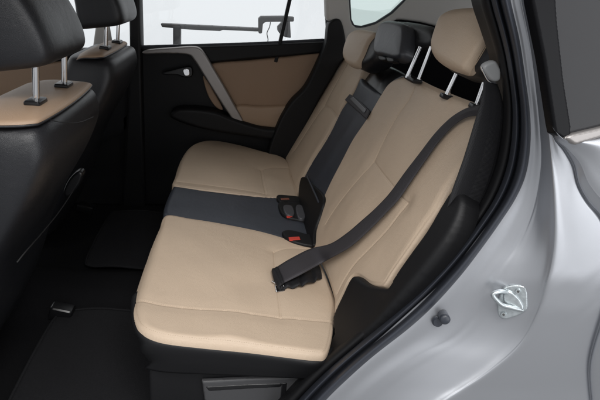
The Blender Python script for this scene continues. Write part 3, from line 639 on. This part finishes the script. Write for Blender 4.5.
# ================================================================ front seats
def front_seat(label, y0, dx, dz, hx, tw):
    t = thing('front_seat', label, 'car seat', group='front seats seen from behind')
    bk = column('seat_back', [(-.56, y0, .10, .10, .22, 0), (-.50, y0, .25, .11, .235, 0), (-.415, y0, .45, .10, .24, .1), (-.33, y0, .60, .10, .235, .15), (-.285, y0, .70, .095, .225, .1), (-.275, y0, .75, .085, .215, .05), (-.272, y0, .775, .075, .20, 0), (-.27, y0, .783, .06, .17, 0)], BLK, t)
    bk.location = (dx, 0, dz)
    n = 26; rows = []
    for i in range(n):
        k = i/(n-1)*2-1; r_ = []
        for j in range(n):
            q = j/(n-1)*2-1; sq = (1-.12*q*q*k*k)
            r_.append((-.292+dx+(.092-tw)*.35+k*tw*sq, y0+q*.215*sq, .797+dz-.014*max(abs(k), abs(q))**6+.003*(k)-.02*max(0, -k)**2))
        rows.append(r_)
    tp = grid('top_panel', rows, TANP, t, thick=.006)
    ed = [rows[i][0] for i in range(n)]+rows[-1][1:]+[rows[i][-1] for i in range(n-2, -1, -1)]
    tube('piping', np.array(ed)+[0, 0, -.001], .0028, BLK, tp, seg=8, smooth=False)
    hr = column('headrest', [(-.262, y0, .868, .040, .10, .2), (-.258, y0, .874, .072, .128, .2), (-.252, y0, .90, .078, .138, .2), (-.262, y0, .96, .072, .138, .15), (-.29, y0, 1.03, .062, .13, .1), (-.31, y0, 1.07, .045, .115, .1), (-.315, y0, 1.08, .02, .09, .1)], BLK, t, e=.28)
    hr.location = (dx+hx, 0, dz)
    for s in (-1, 1):
        p = tube('headrest_post', [(-.248+dx, y0+s*.09, .79+dz), (-.238+dx, y0+s*.09, .90+dz)], .0068, CHR, hr, seg=20, smooth=False); p.location = (-dx-hx, 0, -dz)
        box('post_sleeve', (-.248+dx, y0+s*.09, .803+dz), (.032, .05, .014), PLG, t, bev=.006)
    return t
front_seat('larger black front seat back with two chrome headrest posts at the left edge', -.34, .03, 0, -.02, .092)
front_seat('far black front seat back standing beside the far door pillar', .38, .0, .02, .0, .05)
side = puff('side_wall', PLA, [(-60, 100), (150, 90), (215, 150), (215, 400), (-60, 420)], pl('y', .775), .03, r=.004, h=.03, parent=body, straight=True)

# ================================================================ studio rig beyond the far window
rig = thing('camera_rig', 'dark metal boom on a stand outside the far window, with a small bracketed box', 'studio rig')
RP = pl('y', 2.4)
puff('boom', RIG, [(160.5, 23.5), (180, 24.5), (259, 28.2), (259, 31.5), (221, 29.8), (220, 31), (190, 29.6), (162, 27)], RP, .08, r=.002, h=.006, parent=rig, straight=True)
puff('stand', RIG, [(173, 26), (180.5, 26), (180.5, 60), (173, 60)], pl('y', 2.38), .06, r=.002, h=.008, parent=rig, straight=True)
puff('bracket', RIG, [(258.5, 18.5), (261, 16.2), (284, 16), (294, 17), (294, 21.5), (266, 21.8), (263, 23.5), (262, 33.5), (258.5, 33.5)], pl('y', 2.36), .08, r=.002, h=.006, parent=rig, straight=True)
puff('swivel_head', RIG, [(278, 27), (281, 24), (283, 21), (290, 21), (291, 38), (285, 37), (281, 35), (278, 31)], pl('y', 2.37), .1, r=.004, h=.008, parent=rig, straight=True)
tube('cable', [on(u, v, pl('y', 2.34)) for u, v in ((270.5, 22), (269.5, 27), (267, 33), (268, 40), (266, 46))], .0035, RIG, rig, seg=8)

# ---- roof rail and front door pillar on the camera's side (out of frame, they shade the front seats)
box('roof_rail', (-.2, -.70, 1.31), (1.9, .08, .20), SILV, body, bev=.02)
box('centre_pillar', (-.42, -.74, .68), (.16, .08, 1.36), SILV, body, bev=.02)

# ---- seam and small fittings on the near front seat, laid on its real surface
bpy.context.view_layer.update()
seat = [o for o in bpy.data.objects if o.name.startswith('front_seat')]
near_seat = sorted(seat, key=lambda o: o.name)[0]
sb = [c for c in near_seat.children if c.name.startswith('seat_back')][0]
def surf(o, u, v):
    M = o.matrix_world.inverted(); d = AF+(u-300)/FPX*AR-(v-200)/FPX*AU
    ok, loc_, nor, _ = o.ray_cast(M @ Vector(CAM), (M.to_3x3() @ Vector(d)).normalized())
    return (np.array(o.matrix_world @ loc_), np.array(nor)) if ok else None
def on_surf(o, pts, off=.001):
    r_ = [surf(o, u, v) for u, v in crs(pts, False, 6)]
    return [p+n*off for p, n in r_ if 1] if all(r_) else [p[0]+p[1]*off for p in r_ if p]
seam = on_surf(sb, [(66, 183), (56, 199), (44, 215), (28, 233), (12, 250), (2, 262)], .0002)
if len(seam) > 4: tube('seam', seam, .0016, mat('seam_thread_grey', (.012, .012, .013), .6), sb, seg=6, smooth=False)
seam = on_surf(sb, [(4, 112), (30, 118), (60, 122), (80, 116)], -.0004)
if len(seam) > 4: tube('seam', seam, .0014, PLA, sb, seg=6, smooth=False)
# recliner handle cover at the seat's side, and the seat rail ends on the floor
hp = surf(sb, 72, 184)
rc = puff('recliner_cover', PLG, [(64, 190), (70, 178), (78, 171), (83, 174), (80, 184), (72, 194), (66, 196)], pl('y', -.13), .03, r=.006, h=.0025, parent=near_seat)
box('rail_cover', tuple(on(62, 312, pl('z', .03))), (.07, .045, .05), PLG, near_seat, rot=Matrix.Rotation(.25, 3, 'Y'), bev=.01)
far_seat = sorted(seat, key=lambda o: o.name)[1]
box('rail_cover', tuple(on(86, 208, pl('z', .05))), (.07, .045, .04), PLG, far_seat, rot=Matrix.Rotation(.25, 3, 'Y'), bev=.01)

box('roof_rail', (-.2, .69, 1.36), (2.4, .07, .10), HEAD, body, bev=.02)
